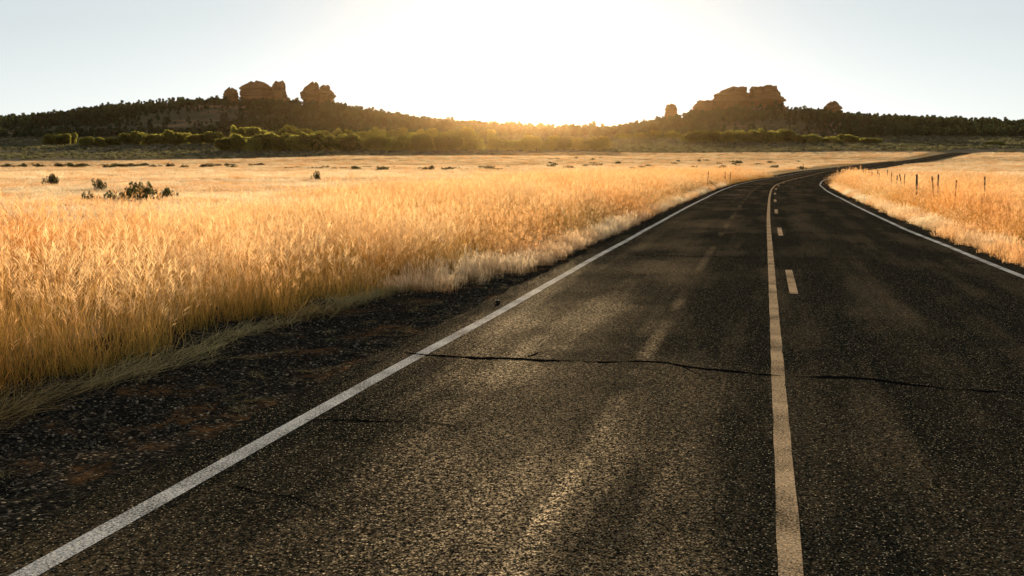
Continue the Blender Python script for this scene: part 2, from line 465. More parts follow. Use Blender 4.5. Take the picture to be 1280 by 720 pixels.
crack([(990, 470), (1080, 476), (1180, 486), (1290, 491)], 0.075, 2)
crack([(380, 527), (470, 526), (540, 526), (600, 532)], 0.032, 3)
crack([(760, 318), (860, 320), (955, 322)], 0.10, 4)
crack([(880, 295), (925, 292), (958, 294)], 0.12, 5)
crack([(800, 295), (840, 296), (890, 297)], 0.07, 6)
crack([(985, 322), (1060, 325), (1130, 327), (1250, 330)], 0.07, 7)
crack([(260, 600), (360, 618), (420, 640)], 0.018, 8)
crack([(860, 262), (955, 259)], 0.14, 9)

crack([(640, 449), (668, 440), (700, 436)], 0.022, 10)
crack([(845, 455), (872, 470), (890, 474)], 0.02, 11)
crack([(1110, 479), (1140, 470), (1185, 468)], 0.02, 12)

# gravel shoulders
def shoulder_w(s):
    return np.interp(s, [-60, 12, 15.5, 18, 25, 60, 450], [2.25, 2.2, 1.75, 1.15, 0.8, 0.8, 0.9])
def shoulder(side, s0, s1, nt, step):
    k0, k1 = np.searchsorted(CS, [s0, s1]); base = np.arange(k0, k1)
    s = np.linspace(CS[k0], CS[k1 - 1], int((s1 - s0) / step))
    cx = np.stack([np.interp(s, CS, CL[:, k]) for k in (0, 1)], 1); cn = np.stack([np.interp(s, CS, CN[:, k]) for k in (0, 1)], 1)
    e = ROAD_L if side < 0 else ROAD_R
    wd = shoulder_w(s) + 0.9 if side < 0 else np.full_like(s, 1.3)
    fr = np.linspace(0, 1, nt)
    T = e - side * 0.30 + side * (wd + 0.3)[:, None] * fr
    P = cx[:, None, :] + cn[:, None, :] * T[..., None]
    rel = np.abs(T - (e - side * 0.30))
    z = base_z(P[..., 0], P[..., 1]) - 0.03 - 0.035 * sstep(0.3, 1.2, rel) + 0.03 * sstep(1.4, 2.6, rel)
    amp = sstep(0.25, 0.6, rel)
    z = z + amp * ((fnoise(P[..., 0] * 1.6, P[..., 1] * 1.6, 3) - .5) * 0.085 + (fnoise(P[..., 0] * 9, P[..., 1] * 9, 3) - .5) * 0.045)
    v = np.concatenate([P, z[..., None]], -1).reshape(-1, 3)
    f = grid_faces(len(s), nt)
    o = obj('gravel_shoulder', mesh_np('gravel_shoulder', v, f[:, ::-1] if side > 0 else f, smooth=True), MAT['gravel'])
    return tag(o, kind='structure')
shoulder(-1, -20, 40, 60, 0.06)
shoulder(-1, 40, 330, 8, 0.6)
shoulder(1, -20, 330, 8, 0.35)

# ------------------------------------------------------------------ scattered stuff through geometry nodes
def scatter(name, pts, rot, scl, idx, sources, label, cat, tilt=None):
    """one 'stuff' object: copies of small source meshes on points"""
    srccol = bpy.data.collections.new(name + '_pieces')
    for i, (me, mt) in enumerate(sources):
        if len(me.materials) == 0: me.materials.append(mt)
        so = bpy.data.objects.new('%s_%02d' % (name, i), me)
        srccol.objects.link(so)
    n = len(pts)
    me = bpy.data.meshes.new(name)
    me.vertices.add(n); me.vertices.foreach_set('co', np.asarray(pts, np.float32).ravel())
    R = np.zeros((n, 3), np.float32); R[:, 2] = rot
    if tilt is not None: R[:, :2] = tilt
    for nm, dat in (('rot', R), ('scl', np.asarray(scl, np.float32))):
        at = me.attributes.new(nm, 'FLOAT_VECTOR', 'POINT'); at.data.foreach_set('vector', dat.ravel())
    at = me.attributes.new('pick', 'INT', 'POINT'); at.data.foreach_set('value', np.asarray(idx, np.int32))
    o = obj(name, me)
    g = bpy.data.node_groups.new(name, 'GeometryNodeTree')
    g.interface.new_socket('Geometry', in_out='INPUT', socket_type='NodeSocketGeometry')
    g.interface.new_socket('Geometry', in_out='OUTPUT', socket_type='NodeSocketGeometry')
    N, L = g.nodes, g.links
    gi, go = N.new('NodeGroupInput'), N.new('NodeGroupOutput')
    ci = N.new('GeometryNodeCollectionInfo'); ci.inputs['Collection'].default_value = srccol
    ci.inputs['Separate Children'].default_value = True; ci.inputs['Reset Children'].default_value = True
    ip = N.new('GeometryNodeInstanceOnPoints'); ip.inputs['Pick Instance'].default_value = True
    def named(nm, typ):
        nd = N.new('GeometryNodeInputNamedAttribute'); nd.data_type = typ; nd.inputs['Name'].default_value = nm
        return nd.outputs['Attribute']
    L.new(gi.outputs[0], ip.inputs['Points']); L.new(ci.outputs[0], ip.inputs['Instance'])
    L.new(named('pick', 'INT'), ip.inputs['Instance Index'])
    L.new(named('rot', 'FLOAT_VECTOR'), ip.inputs['Rotation'])
    L.new(named('scl', 'FLOAT_VECTOR'), ip.inputs['Scale'])
    L.new(ip.outputs[0], go.inputs[0])
    o.modifiers.new('scatter', 'NODES').node_group = g
    return tag(o, label, cat, kind='stuff')

# ---- grass tufts
def strip(V, Fq, H, HD, p0, az, length, lean, curl, width, nseg, head=0.0, h0=0.0, h1=1.0, up=0.0):
    """one blade: a bent tapering ribbon"""
    fa = random.uniform(0, math.pi)
    wx, wy = math.cos(fa), math.sin(fa)
    x, y, z = p0; ang = lean
    b = len(V)
    for i in range(nseg + 1):
        t = i / nseg
        ww = width * (1 - 0.75 * t * t) if head < 0.5 else width * (0.35 + math.sin(math.pi * min(1, t * 0.9 + 0.08)) * 0.9)
        V.append((x - wx * ww / 2, y - wy * ww / 2, z)); V.append((x + wx * ww / 2, y + wy * ww / 2, z))
        hh = h0 + (h1 - h0) * t
        H += [hh, hh]; HD += [head, head]
        if i < nseg: Fq.append((b + 2 * i, b + 2 * i + 1, b + 2 * i + 3, b + 2 * i + 2))
        step = length / nseg
        x += math.cos(az) * math.sin(ang) * step; y += math.sin(az) * math.sin(ang) * step; z += math.cos(ang) * step
        ang += curl / nseg
    return x, y, z, ang
def tuft(name, n, rad, hmin, hmax, leaf_n, heads=True, lean=0.22, thick=1.0):
    V, Fq, H, HD = [], [], [], []
    for i in range(n):
        r = rad * math.sqrt(random.random()); a_ = random.uniform(0, 6.283)
        L_ = random.uniform(hmin, hmax); az = random.uniform(0, 6.283)
        p = (r * math.cos(a_), r * math.sin(a_), -0.02)
        e = strip(V, Fq, H, HD, p, az, L_, abs(random.gauss(0, lean * 0.6)), random.uniform(0.05, 0.45), 0.0036 * thick, 4)
        if heads and random.random() < 0.8:
            nh = random.randint(5, 8)
            for q in range(nh):
                t = q / nh
                strip(V, Fq, H, HD, (e[0] + random.uniform(-.008, .008), e[1] + random.uniform(-.008, .008), e[2] - t * 0.11), az + random.uniform(-1.2, 1.2),
                      random.uniform(0.05, 0.10), e[3] * 0.7 + random.uniform(0, 0.5), random.uniform(0.2, 1.0), 0.0044 * thick, 2, 1.0, 1.0, 1.0)
    for i in range(leaf_n):
        r = rad * math.sqrt(random.random()); a_ = random.uniform(0, 6.283)
        strip(V, Fq, H, HD, (r * math.cos(a_), r * math.sin(a_), -0.02), random.uniform(0, 6.283), random.uniform(hmin * .4, hmin * 0.95),
              abs(random.gauss(0, lean * 1.3)), random.uniform(0.2, 1.6), 0.0065 * thick, 4, 0.0, 0.0, 0.6)
    return mesh_np(name, np.array(V), np.array(Fq), attrs={'h': H, 'head': HD})
TALL = [tuft('tall_tuft', 34, 0.20, 0.50, 0.86, 22) for _ in range(4)] \
     + [tuft('tall_tuft', 15, 0.24, 0.62, 1.02, 26, True, 0.28) for _ in range(2)] \
     + [tuft('tall_tuft', 40, 0.22, 0.40, 0.66, 20, False, 0.30) for _ in range(2)] \
     + [tuft('tall_tuft', 20, 0.26, 0.45, 0.80, 34, True, 0.45) for _ in range(2)]
SHORT = [tuft('short_tuft', 42, 0.34, 0.16, 0.36, 30, True, 0.5, 1.5) for _ in range(5)]
def cut_tuft():
    V, Fq, H, HD = [], [], [], []
    for i in range(46):
        az = math.pi / 2 + random.gauss(0, 0.30) + (math.pi if random.random() < .4 else 0)
        strip(V, Fq, H, HD, (random.uniform(-.13, .13), random.uniform(-.35, .35), random.uniform(0.0, .05)), az, random.uniform(.25, .6), random.uniform(1.35, 1.6), random.uniform(-.1, .25), .005, 4)
    return mesh_np('cut_stalks', np.array(V), np.array(Fq), attrs={'h': H, 'head': HD})
CUT = [cut_tuft() for _ in range(4)]

def at_road(s, t):
    x = np.interp(s, CS, CL[:, 0]) + np.interp(s, CS, CN[:, 0]) * t
    y = np.interp(s, CS, CL[:, 1]) + np.interp(s, CS, CN[:, 1]) * t
    return x, y
def in_view(x, y, lim=0.62, pad=3.0): return (np.abs(x) < lim * y + pad) & (y > 1.0)

def tall_points(side):
    P = []
    edge = (lambda s: LINE_L - shoulder_w(s)) if side < 0 else (lambda s: np.full_like(s, ROAD_R + 0.75))
    for s0, s1, dens, wmax in ((0, 20, 8, 10), (20, 45, 6, 12.5), (45, 90, 4.0, 18), (90, 150, 1.8, 24)):
        n = int((s1 - s0) * wmax * dens)
        s = rng.uniform(s0, s1, n); q = rng.random(n) ** 1.15 * wmax
        t = edge(s) + side * (q + 0.05 + 1.1 * np.maximum(0, fnoise(s * 0.9, s * 0 + side * 3.0, 4) - 0.38))
        x, y = at_road(s, t)
        patch = fnoise(x * 0.09 + 3, y * 0.09, 3)
        ok = in_view(x, y) & (q < wmax * (0.55 + 0.75 * patch))
        x, y, q, s = x[ok], y[ok], q[ok], s[ok]
        hs = 0.72 + 0.55 * fnoise(x * 0.22, y * 0.22, 3)
        hs *= np.where(s < 16, 0.8 + 0.2 * sstep(0, 0.7, q), 0.5 + 0.5 * sstep(0, 1.3, q))
        if side > 0: hs *= 1 - 0.38 * sstep(1.0, 3.5, q)
        hs *= 1 - 0.45 * sstep(wmax * 0.5, wmax * 0.95, q)
        wd = np.interp(s, [0, 20, 45, 90, 150], [1.0, 1.1, 1.5, 2.1, 2.8])
        P.append(np.stack([x, y, hs, wd], 1))
    return np.concatenate(P)
for side, lab in ((-1, 'tall backlit golden grass with seed heads beside the wide gravel shoulder'), (1, 'tall dry golden grass around the leaning fence posts')):
    P = tall_points(side); n = len(P)
    z = terrain(P[:, 0], P[:, 1])
    scatter('tall_grass', np.stack([P[:, 0], P[:, 1], z], 1), rng.uniform(0, 6.283, n),
            np.stack([P[:, 3], P[:, 3], P[:, 2] * rng.uniform(.65, 1.25, n)], 1), (np.clip(fnoise(P[:, 0] * .45, P[:, 1] * .45, 3) * 16 - 3, 0, 9.99) + rng.normal(0, 2.2, n)).astype(int) % len(TALL),
            [(m, MAT['tall_grass']) for m in TALL], lab, 'grass', rng.normal(0, 0.05, (n, 2)))
# low weeds and bleached grass on the verge edges
s = np.concatenate([rng.uniform(14, 40, 1100), rng.uniform(16, 90, 2000)]); n = len(s); sd = np.where(rng.random(n) < .62, -1, 1)
t = np.where(sd < 0, LINE_L - shoulder_w(s) + rng.normal(0.08, 0.30, n), ROAD_R + 0.62 + rng.normal(0, 0.2, n))
x, y = at_road(s, t); ok = in_view(x, y) & (np.abs(t) > 3.75); x, y = x[ok], y[ok]; n = len(x)
k = rng.uniform(.25, .62, n) + .5 * rng.random(n) ** 4
scatter('verge_grass', np.stack([x, y, terrain(x, y) + .06], 1), rng.uniform(0, 6.28, n), np.stack([k * .7, k * .7, k], 1), rng.integers(0, len(SHORT), n),
        [(m, MAT['short_grass']) for m in SHORT], 'low bleached grass tufts along the edge of the gravel shoulder', 'grass', rng.normal(0, .1, (n, 2)))
# flattened cut stalks
n = 150; s = rng.uniform(-2, 17, n); t = LINE_L - shoulder_w(s) + 0.08 + 0.35 * (fnoise(s, s * 0 + 1.7, 3) - .5) + rng.normal(-.03, 0.10, n)
lit = rng.uniform(2, 18, 70); s = np.append(s, lit); t = np.append(t, LINE_L - 0.45 - rng.random(70) * (shoulder_w(lit) - .3)); csz = np.append(rng.uniform(.6, 1.1, n), rng.uniform(.12, .4, 70))
x, y = at_road(s, t); ok = in_view(x, y); x, y, csz, strewn = x[ok], y[ok], csz[ok], (np.arange(n + 70) >= n)[ok]; n = len(x)
scatter('cut_grass', np.stack([x, y, terrain(x, y) + 0.085], 1), -math.atan2(RD[0], RD[1]) + rng.normal(0, .22, n) * np.where(strewn, 5, 1), np.repeat(csz[:, None], 3, 1), rng.integers(0, 4, n),
        [(m, MAT['cut_grass']) for m in CUT], 'flattened pale green cut stalks lying at the foot of the tall grass', 'cut grass')
# the open field
def field_points():
    out = []
    for y0, y1, dens, wd in ((18, 60, 4.5, 1.0), (60, 120, 1.8, 1.5), (120, 250, .62, 2.4), (250, 420, .30, 3.4)):
        n = int((y1**2 - y0**2) * 0.62 * dens)
        y = np.sqrt(rng.uniform(y0**2, y1**2, n)); x = rng.uniform(-.62, .62, n) * y
        off, st = road_offset(x, y)
        p = fnoise(x * .02 + 9, y * .05, 4)
        ok = ((off < LINE_L - 5) | (off > ROAD_R + 4)) & (rng.random(n) < 0.45 + 0.9 * p) & (y < 408 + 0.8 * np.clip(x, -150, 12) + 40 * (fnoise(x * .012, y * .012 + 2) - .5))
        x, y, p = x[ok], y[ok], p[ok]
        hh = (0.35 + 0.8 * fnoise(x * .05, y * .05 + 4, 3))
        hh = np.where((y > 105) & (y < 150 + 20 * p), hh * 1.7, hh)
        out.append(np.stack([x, y, hh, np.full(len(x), wd)], 1))
    return np.concatenate(out)
P = field_points(); n = len(P)
scatter('field_grass', np.stack([P[:, 0], P[:, 1], terrain(P[:, 0], P[:, 1])], 1), rng.uniform(0, 6.28, n), np.stack([P[:, 3], P[:, 3], P[:, 2] * rng.uniform(.8, 1.25, n)], 1),
        rng.integers(0, len(SHORT), n), [(m, MAT['short_grass']) for m in SHORT], 'short straw coloured grass covering the open plain', 'grass')

# loose stones on the shoulder
def stone_mesh(seed):
    r = np.random.default_rng(seed)
    import bmesh
    bm = bmesh.new(); bmesh.ops.create_icosphere(bm, subdivisions=1, radius=1.0)
    for v in bm.verts: v.co *= r.uniform(0.72, 1.15); v.co.z *= 0.6
    me = bpy.data.meshes.new('stone'); bm.to_mesh(me); bm.free()
    return me
STONES = [stone_mesh(i) for i in range(5)]
n = 26000; s = 4 + 30 * rng.random(n) ** 1.6; t = ROAD_L - 0.05 - rng.random(n) * (shoulder_w(s) + 0.1)
x, y = at_road(s, t); ok = in_view(x, y); x, y = x[ok], y[ok]; n = len(x)
k = 0.004 + 0.012 * rng.random(n) ** 3
scatter('loose_gravel', np.stack([x, y, terrain(x, y) + 0.075], 1), rng.uniform(0, 6.28, n), np.repeat(k[:, None], 3, 1), rng.integers(0, 5, n),
        [(m, MAT['stone']) for m in STONES], 'small loose gravel scattered over the dark shoulder', 'gravel', rng.uniform(-.5, .5, (n, 2)))

# ------------------------------------------------------------------ leafy plants
def leaf_cloud(clumps, n, size, seed, squash=1.0):
    r = np.random.default_rng(seed)
    c = np.array([q[:3] for q in clumps]); rad = np.array([q[3] for q in clumps])
    k = r.choice(len(c), n, p=rad**2 / (rad**2).sum())
    d = r.normal(size=(n, 3)); d /= np.linalg.norm(d, axis=1)[:, None]
    p = c[k] + d * (rad[k] * r.uniform(.55, 1.08, n) ** 0.8)[:, None] * np.array([1, 1, squash])
    p[:, 2] = np.maximum(p[:, 2], 0.05)
    a1 = r.normal(size=(n, 3)); a1 /= np.linalg.norm(a1, axis=1)[:, None]
    a2 = np.cross(a1, r.normal(size=(n, 3))); a2 /= np.linalg.norm(a2, axis=1)[:, None]
    sz = size * r.uniform(.6, 1.3, n)[:, None]
    v = np.stack([p - a1 * sz, p + a2 * sz * .6, p + a1 * sz, p - a2 * sz * .6], 1).reshape(-1, 3)
    return v, np.arange(4 * n).reshape(-1, 4)
def limbs(segs, sides=6):
    """tapered limbs: (p0, r0, p1, r1)"""
    V, Fq = [], []
    for p0, r0, p1, r1 in segs:
        p0, p1 = np.array(p0, float), np.array(p1, float); d = p1 - p0; d /= np.linalg.norm(d)
        u = np.cross(d, [0.3, 1, 0.2]); u /= np.linalg.norm(u); w_ = np.cross(d, u); b = len(V)
        for i in range(sides):
            q = 2 * math.pi * i / sides; e = u * math.cos(q) + w_ * math.sin(q)
            V.append(p0 + e * r0); V.append(p1 + e * r1)
        for i in range(sides):
            j = (i + 1) % sides; Fq.append((b + 2 * i, b + 2 * j, b + 2 * j + 1, b + 2 * i + 1))
    return np.array(V), np.array(Fq)
def tree_kind(kind, seed):
    r = np.random.default_rng(seed)
    if kind == 'oak':
        H = 7.5; cl = []
        for i in range(16):
            a_ = r.uniform(0, 6.28); q = r.uniform(0.2, 3.6); zz = r.uniform(1.2, 5.6)
            q *= math.sqrt(max(0.15, 1 - ((zz - 2.8) / 4.2) ** 2))
            cl.append((q * math.cos(a_), q * math.sin(a_), zz, r.uniform(1.1, 1.9)))
        v, f = leaf_cloud(cl, 6500, 0.30, seed)
        segs = [((0, 0, -.3), .28, (0.1, 0, 1.6), .2)] + [((0.1, 0, 1.2 + .2 * i), .14, (c_[0] * .8, c_[1] * .8, c_[2]), .04) for i, c_ in enumerate(cl[:6])]
        return (mesh_np('crown', v, f), 'oak'), (mesh_np('trunk', *limbs(segs)), 'bark')
    if kind == 'juniper':
        cl = []
        H = r.uniform(3.6, 5.4); R = r.uniform(1.3, 2.1)
        for i in range(9):
            zz = H * r.uniform(.18, .92); q = R * (1 - abs(zz / H - .42) * 1.25) * r.uniform(.3, 1); a_ = r.uniform(0, 6.28)
            cl.append((q * math.cos(a_), q * math.sin(a_), zz, R * r.uniform(.32, .58)))
        v, f = leaf_cloud(cl, 460, 0.30, seed)
        segs = [((0, 0, -.5), .22, (0.1, 0.05, H * .4), .15)] + [((0.05, 0, H * .25), .1, (c_[0] * .8, c_[1] * .8, c_[2]), .03) for c_ in cl[:4]]
        return (mesh_np('crown', v, f), 'juniper'), (mesh_np('trunk', *limbs(segs, 5)), 'bark')
    if kind == 'shrub':
        cl = [(r.normal(0, .32), r.normal(0, .32), r.uniform(.18, .55), r.uniform(.16, .32)) for _ in range(11)]
        v, f = leaf_cloud(cl, 1200, 0.055, seed)
        segs = [((c_[0] * .15, c_[1] * .15, -.1), .022, (c_[0], c_[1], c_[2]), .008) for c_ in cl]
        return (mesh_np('foliage', v, f), 'shrub'), (mesh_np('stem', *limbs(segs, 4)), 'bark')
    if kind == 'sage':
        cl = [(r.normal(0, .35), r.normal(0, .35), r.uniform(.15, .5), r.uniform(.2, .36)) for _ in range(7)]
        v, f = leaf_cloud(cl, 150, 0.12, seed)
        return (mesh_np('foliage', v, f), 'sage'), None
KINDS = {k: [tree_kind(k, 100 * i + 11 * len(k)) for i in range(n)] for k, n in (('oak', 5), ('juniper', 7), ('shrub', 4), ('sage', 5))}
def plant(name, kind, x, y, scale, label, cat, group, z=None, var=None):
    (cm, cmat), tr = random.choice(KINDS[kind]) if var is None else KINDS[kind][var]
    o = empty(name, (x, y, (tz(x, y) if z is None else z) - .05), random.uniform(0, 6.28), scale)
    tag(o, label, cat, group)
    obj(cm.name.split('.')[0], cm, MAT[cmat], o)
    if tr: obj(tr[0].name.split('.')[0], tr[0], MAT[tr[1]], o)
    return o

# junipers on the ridges: individuals along the skyline and at the hill foot, the rest as woodland
def hill_woods():
    n = 24000
    y = rng.uniform(670, RIDGE + 25, n); u = rng.uniform(-.62, .62, n); x = u * y
    px = 640 + u * F_PX
    bare = np.interp(px, [560, 640, 700, 790, 840, 890, 985, 1010], [1, .75, .6, .7, .55, .35, .35, 1])
    bare = np.where(y < 900, np.maximum(bare, .6), bare)
    p = fnoise(x * .012 + 3, y * .012, 3)
    ok = rng.random(n) < bare * np.clip((p - .34) * 4.5, .10, 1)
    rocks = ((px > 276) & (px < 362)) | ((px > 374) & (px < 424)) | ((px > 828) & (px < 850)) | ((px > 862) & (px < 988)) | ((px > 1026) & (px < 1056))
    ok &= ~(rocks & (y > 975) & (y < 1045) & (rng.random(n) < .8))
    x, y = x[ok], y[ok]
    return x, y, terrain(x, y, False)
hx, hy, hz = hill_woods()
order = rng.permutation(len(hx)); hx, hy, hz = hx[order], hy[order], hz[order]
crest = np.abs(hy - RIDGE) < 14
inframe = np.abs(hx / hy) < 0.48
ind = np.where(crest & inframe)[0][:190]
foot = np.where((hy < 700) & inframe)[0][:100]
chosen = np.concatenate([ind, foot])
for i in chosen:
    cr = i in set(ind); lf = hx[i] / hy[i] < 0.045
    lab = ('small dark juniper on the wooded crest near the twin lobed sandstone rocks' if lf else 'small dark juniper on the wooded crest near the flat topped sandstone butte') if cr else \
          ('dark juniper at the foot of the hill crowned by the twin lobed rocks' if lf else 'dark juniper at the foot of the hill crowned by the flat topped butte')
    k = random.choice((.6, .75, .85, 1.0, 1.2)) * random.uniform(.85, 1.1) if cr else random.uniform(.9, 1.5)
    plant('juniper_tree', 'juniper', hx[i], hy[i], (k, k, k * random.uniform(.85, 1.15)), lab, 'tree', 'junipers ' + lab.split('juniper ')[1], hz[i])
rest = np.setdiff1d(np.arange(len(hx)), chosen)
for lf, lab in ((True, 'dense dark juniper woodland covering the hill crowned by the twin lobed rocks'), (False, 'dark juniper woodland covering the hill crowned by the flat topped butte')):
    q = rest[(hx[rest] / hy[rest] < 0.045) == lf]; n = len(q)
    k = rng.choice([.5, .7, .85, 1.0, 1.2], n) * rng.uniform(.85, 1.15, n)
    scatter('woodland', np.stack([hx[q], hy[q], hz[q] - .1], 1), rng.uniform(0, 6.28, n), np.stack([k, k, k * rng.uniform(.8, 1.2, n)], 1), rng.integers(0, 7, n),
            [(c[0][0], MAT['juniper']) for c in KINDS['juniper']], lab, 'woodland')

# rounded leafy trees in thickets on the flat: (first px, last px, top px y, distance, count, label)
THICKETS = [
    (278, 345, 168, 440, 8, 'rounded leafy tree in the dark thicket below the long layered butte'),
    (345, 512, 168, 446, 17, 'rounded leafy tree in the long thicket below the twin lobed rocks'),
    (512, 598, 170, 450, 9, 'rounded leafy tree at the end of the long thicket by the pale plain'),
    (618, 760, 172, 450, 14, 'rounded leafy tree in the thicket below the dip between the hills'),
    (285, 470, 160, 560, 16, 'rounded leafy tree in the higher row behind the long thicket'),
    (470, 620, 161, 590, 12, 'rounded leafy tree in the second row climbing towards the dip between the hills'),
    (150, 280, 165, 520, 12, 'rounded leafy tree with pale lit top below the juniper hillside'),
    (102, 145, 172, 500, 4, 'rounded leafy tree in the small round clump on the shaded sage flat'),
    (54, 96, 167, 540, 4, 'dark leafy tree in the clump at the edge of the shaded sage flat'),
    (770, 860, 166, 640, 9, 'leafy tree in the thin row below the lone square rock block'),
    (862, 990, 165, 560, 20, 'leafy tree in the straight dark hedge below the flat topped butte'),
    (990, 1014, 169, 560, 4, 'leafy tree filling the low gap in the dark hedge below the butte'),
    (1014, 1094, 171, 548, 12, 'leafy tree in the low dark hedge above the far road bend'),
    (1234, 1250, 180, 520, 2, 'small dark leafy tree on the sage flat beyond the golden field'),
]
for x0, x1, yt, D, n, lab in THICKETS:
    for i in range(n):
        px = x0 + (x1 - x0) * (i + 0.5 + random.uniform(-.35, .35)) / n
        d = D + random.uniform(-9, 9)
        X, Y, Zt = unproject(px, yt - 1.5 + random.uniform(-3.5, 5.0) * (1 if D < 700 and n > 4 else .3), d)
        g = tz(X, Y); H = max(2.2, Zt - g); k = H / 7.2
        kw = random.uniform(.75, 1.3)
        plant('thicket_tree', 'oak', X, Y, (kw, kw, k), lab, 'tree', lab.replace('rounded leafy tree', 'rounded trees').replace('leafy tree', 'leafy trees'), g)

# sage flat
n = 24000; y = rng.uniform(290, 760, n); x = rng.uniform(-.6, .6, n) * y
p = fnoise(x * .02, y * .02, 3); off, _ = road_offset(x, y)
ok = (y > 418 + 0.8 * np.clip(x, -150, 12) - 50 * (p - .5)) & (rng.random(n) < .35 + p) & (np.abs(off) > 9)
x, y = x[ok], y[ok]; n = len(x); k = rng.uniform(.5, 1.15, n) * np.interp(y, [290, 600], [1, 2.0])
scatter('sagebrush', np.stack([x, y, terrain(x, y, False)], 1), rng.uniform(0, 6.28, n), np.stack([k, k, k * .8], 1), rng.integers(0, 5, n),
        [(c[0][0], MAT['sage']) for c in KINDS['sage']], 'grey green sagebrush covering the flat below the hills', 'sagebrush')

# single shrubs standing in the field: (px, base py, distance, width px, label)
def shrub_at(px, ytop, d, width_m, lab, group=None, minh=.3):
    X, Y, Zt = unproject(px, ytop, d); g = tz(X, Y); h = max(minh, Zt - g)
    return plant('shrub', 'shrub', X, Y, (width_m / 1.3, width_m / 1.3, h / .78), lab, 'shrub', group, g)
shrub_at(63, 216.5, 78, .85, 'lone dark spiky shrub standing alone far out in the pale field')
shrub_at(110, 235, 45, .5, 'smallest round dark shrub beside the cluster in the field')
shrub_at(147, 235, 43, .85, 'squat rounded dark shrub in front of the twin shrubs of the field cluster')
shrub_at(185, 232.5, 43, .9, 'largest bushy dark shrub of the field cluster with pale lit top')
shrub_at(167, 224.5, 50, .7, 'dark shrub at the back of the field cluster with gappy crown')
shrub_at(181, 224, 50, .65, 'dark narrow shrub touching the gappy one in the field cluster')
shrub_at(161, 231, 47, .5, 'tiny dark shrub in the middle of the field cluster')
shrub_at(212, 233.5, 47, .6, 'low sparse shrub set apart beside the field cluster')
shrub_at(123, 220.5, 66, .7, 'thin twiggy shrub on the pale strip behind the field cluster')
shrub_at(396, 212, 105, .7, 'small pointed dark shrub alone on the pale strip of the plain')
shrub_at(883, 224, 78, 1.2, 'brown roadside bush growing at the road edge by the slim stake', minh=.6)
shrub_at(892, 226, 82, .8, 'smaller brown bush crowding the slim stake at the road edge', minh=.5)
for i in range(46):
    shrub_at(random.uniform(0, 330), random.uniform(203, 206), random.uniform(225, 262), random.uniform(1.2, 2.2), 'low dark shrub in the ragged line across the far edge of the field', 'ragged line of low shrubs', .6)
for i in range(34):
    shrub_at(random.uniform(330, 640), random.uniform(206, 210), random.uniform(190, 235), random.uniform(.9, 1.8), 'low dark shrub scattered on the pale plain before the long thicket', 'shrubs before the long thicket', .45)
for i in range(36):
    d = random.uniform(190, 330); px = random.uniform(650, 1010)
    plant('shrub', 'shrub', (px - 640) * d / F_PX, d, (random.uniform(.7, 1.4),) * 2 + (random.uniform(.7, 1.2),), 'small dark shrub dotted on the pale plain beyond the road bend', 'shrub', 'shrubs on the plain beyond the bend')

# ------------------------------------------------------------------ sandstone rocks: outline rows (px y, left px, right px) give real widths at the ridge
def rock(rows, D, seed, depth, label):
    r = np.random.default_rng(seed)
    rows = sorted(rows, key=lambda q: -q[0])
    ys = np.array([q[0] for q in rows], float)
    lv = np.linspace(ys[0], ys[-1], 44)
    xl = np.interp(-lv, -ys, [q[1] for q in rows]); xr = np.interp(-lv, -ys, [q[2] for q in rows])
    na = 56; ang = np.linspace(0, 2 * math.pi, na, endpoint=False)
    X0, _, Z0 = unproject((xl[0] + xr[0]) / 2, ys[0], D)
    V = []
    bed = r.normal(0, .035, len(lv)); bed = np.repeat(r.normal(0, .075, 15), 3)[:len(lv)] + bed * .5
    for i, yv in enumerate(lv):
        X, _, Z = unproject((xl[i] + xr[i]) / 2, yv, D)
        hw = (xr[i] - xl[i]) / 2 * D / F_PX
        c, s_ = np.cos(ang), np.sin(ang)
        e = 2 / 3.2
        px = np.sign(c) * np.abs(c) ** e; py = np.sign(s_) * np.abs(s_) ** e
        nz = 1 + 0.30 * (fnoise(c * 2.1 + seed, s_ * 2.1 + Z * .15, 5) - .5) + 0.32 * (fnoise(c * 5.0 + seed, s_ * 5.0 + Z * .35, 3) - .5) + bed[i] - 0.10 * (np.abs(np.sin(ang * 3 + seed)) < .12)
        hd = depth * (0.55 + 0.45 * hw / max(1e-3, (xr - xl).max() / 2 * D / F_PX))
        V.append(np.stack([X - X0 + px * hw * nz, py * hd * nz, np.full(na, Z - Z0) + (fnoise(c * 3.2 + 5, s_ * 3.2 + seed, 4) - .5) * (i / len(lv)) ** 2 * 8.0], 1))
    V.append(np.array([[V[-1][:, 0].mean(), 0, V[-1][:, 2].mean() + .3]]))
    V = np.concatenate(V)
    f = grid_faces(len(lv), na, True); top = (len(lv) - 1) * na; m = len(V) - 1
    tri = np.array([[top + j, top + (j + 1) % na, m] for j in range(na)])
    o = obj('sandstone_rock', mesh_np('sandstone_rock', V, [f, tri]), MAT['rock'], loc=(X0, D, Z0))
    return tag(o, label, 'rock')
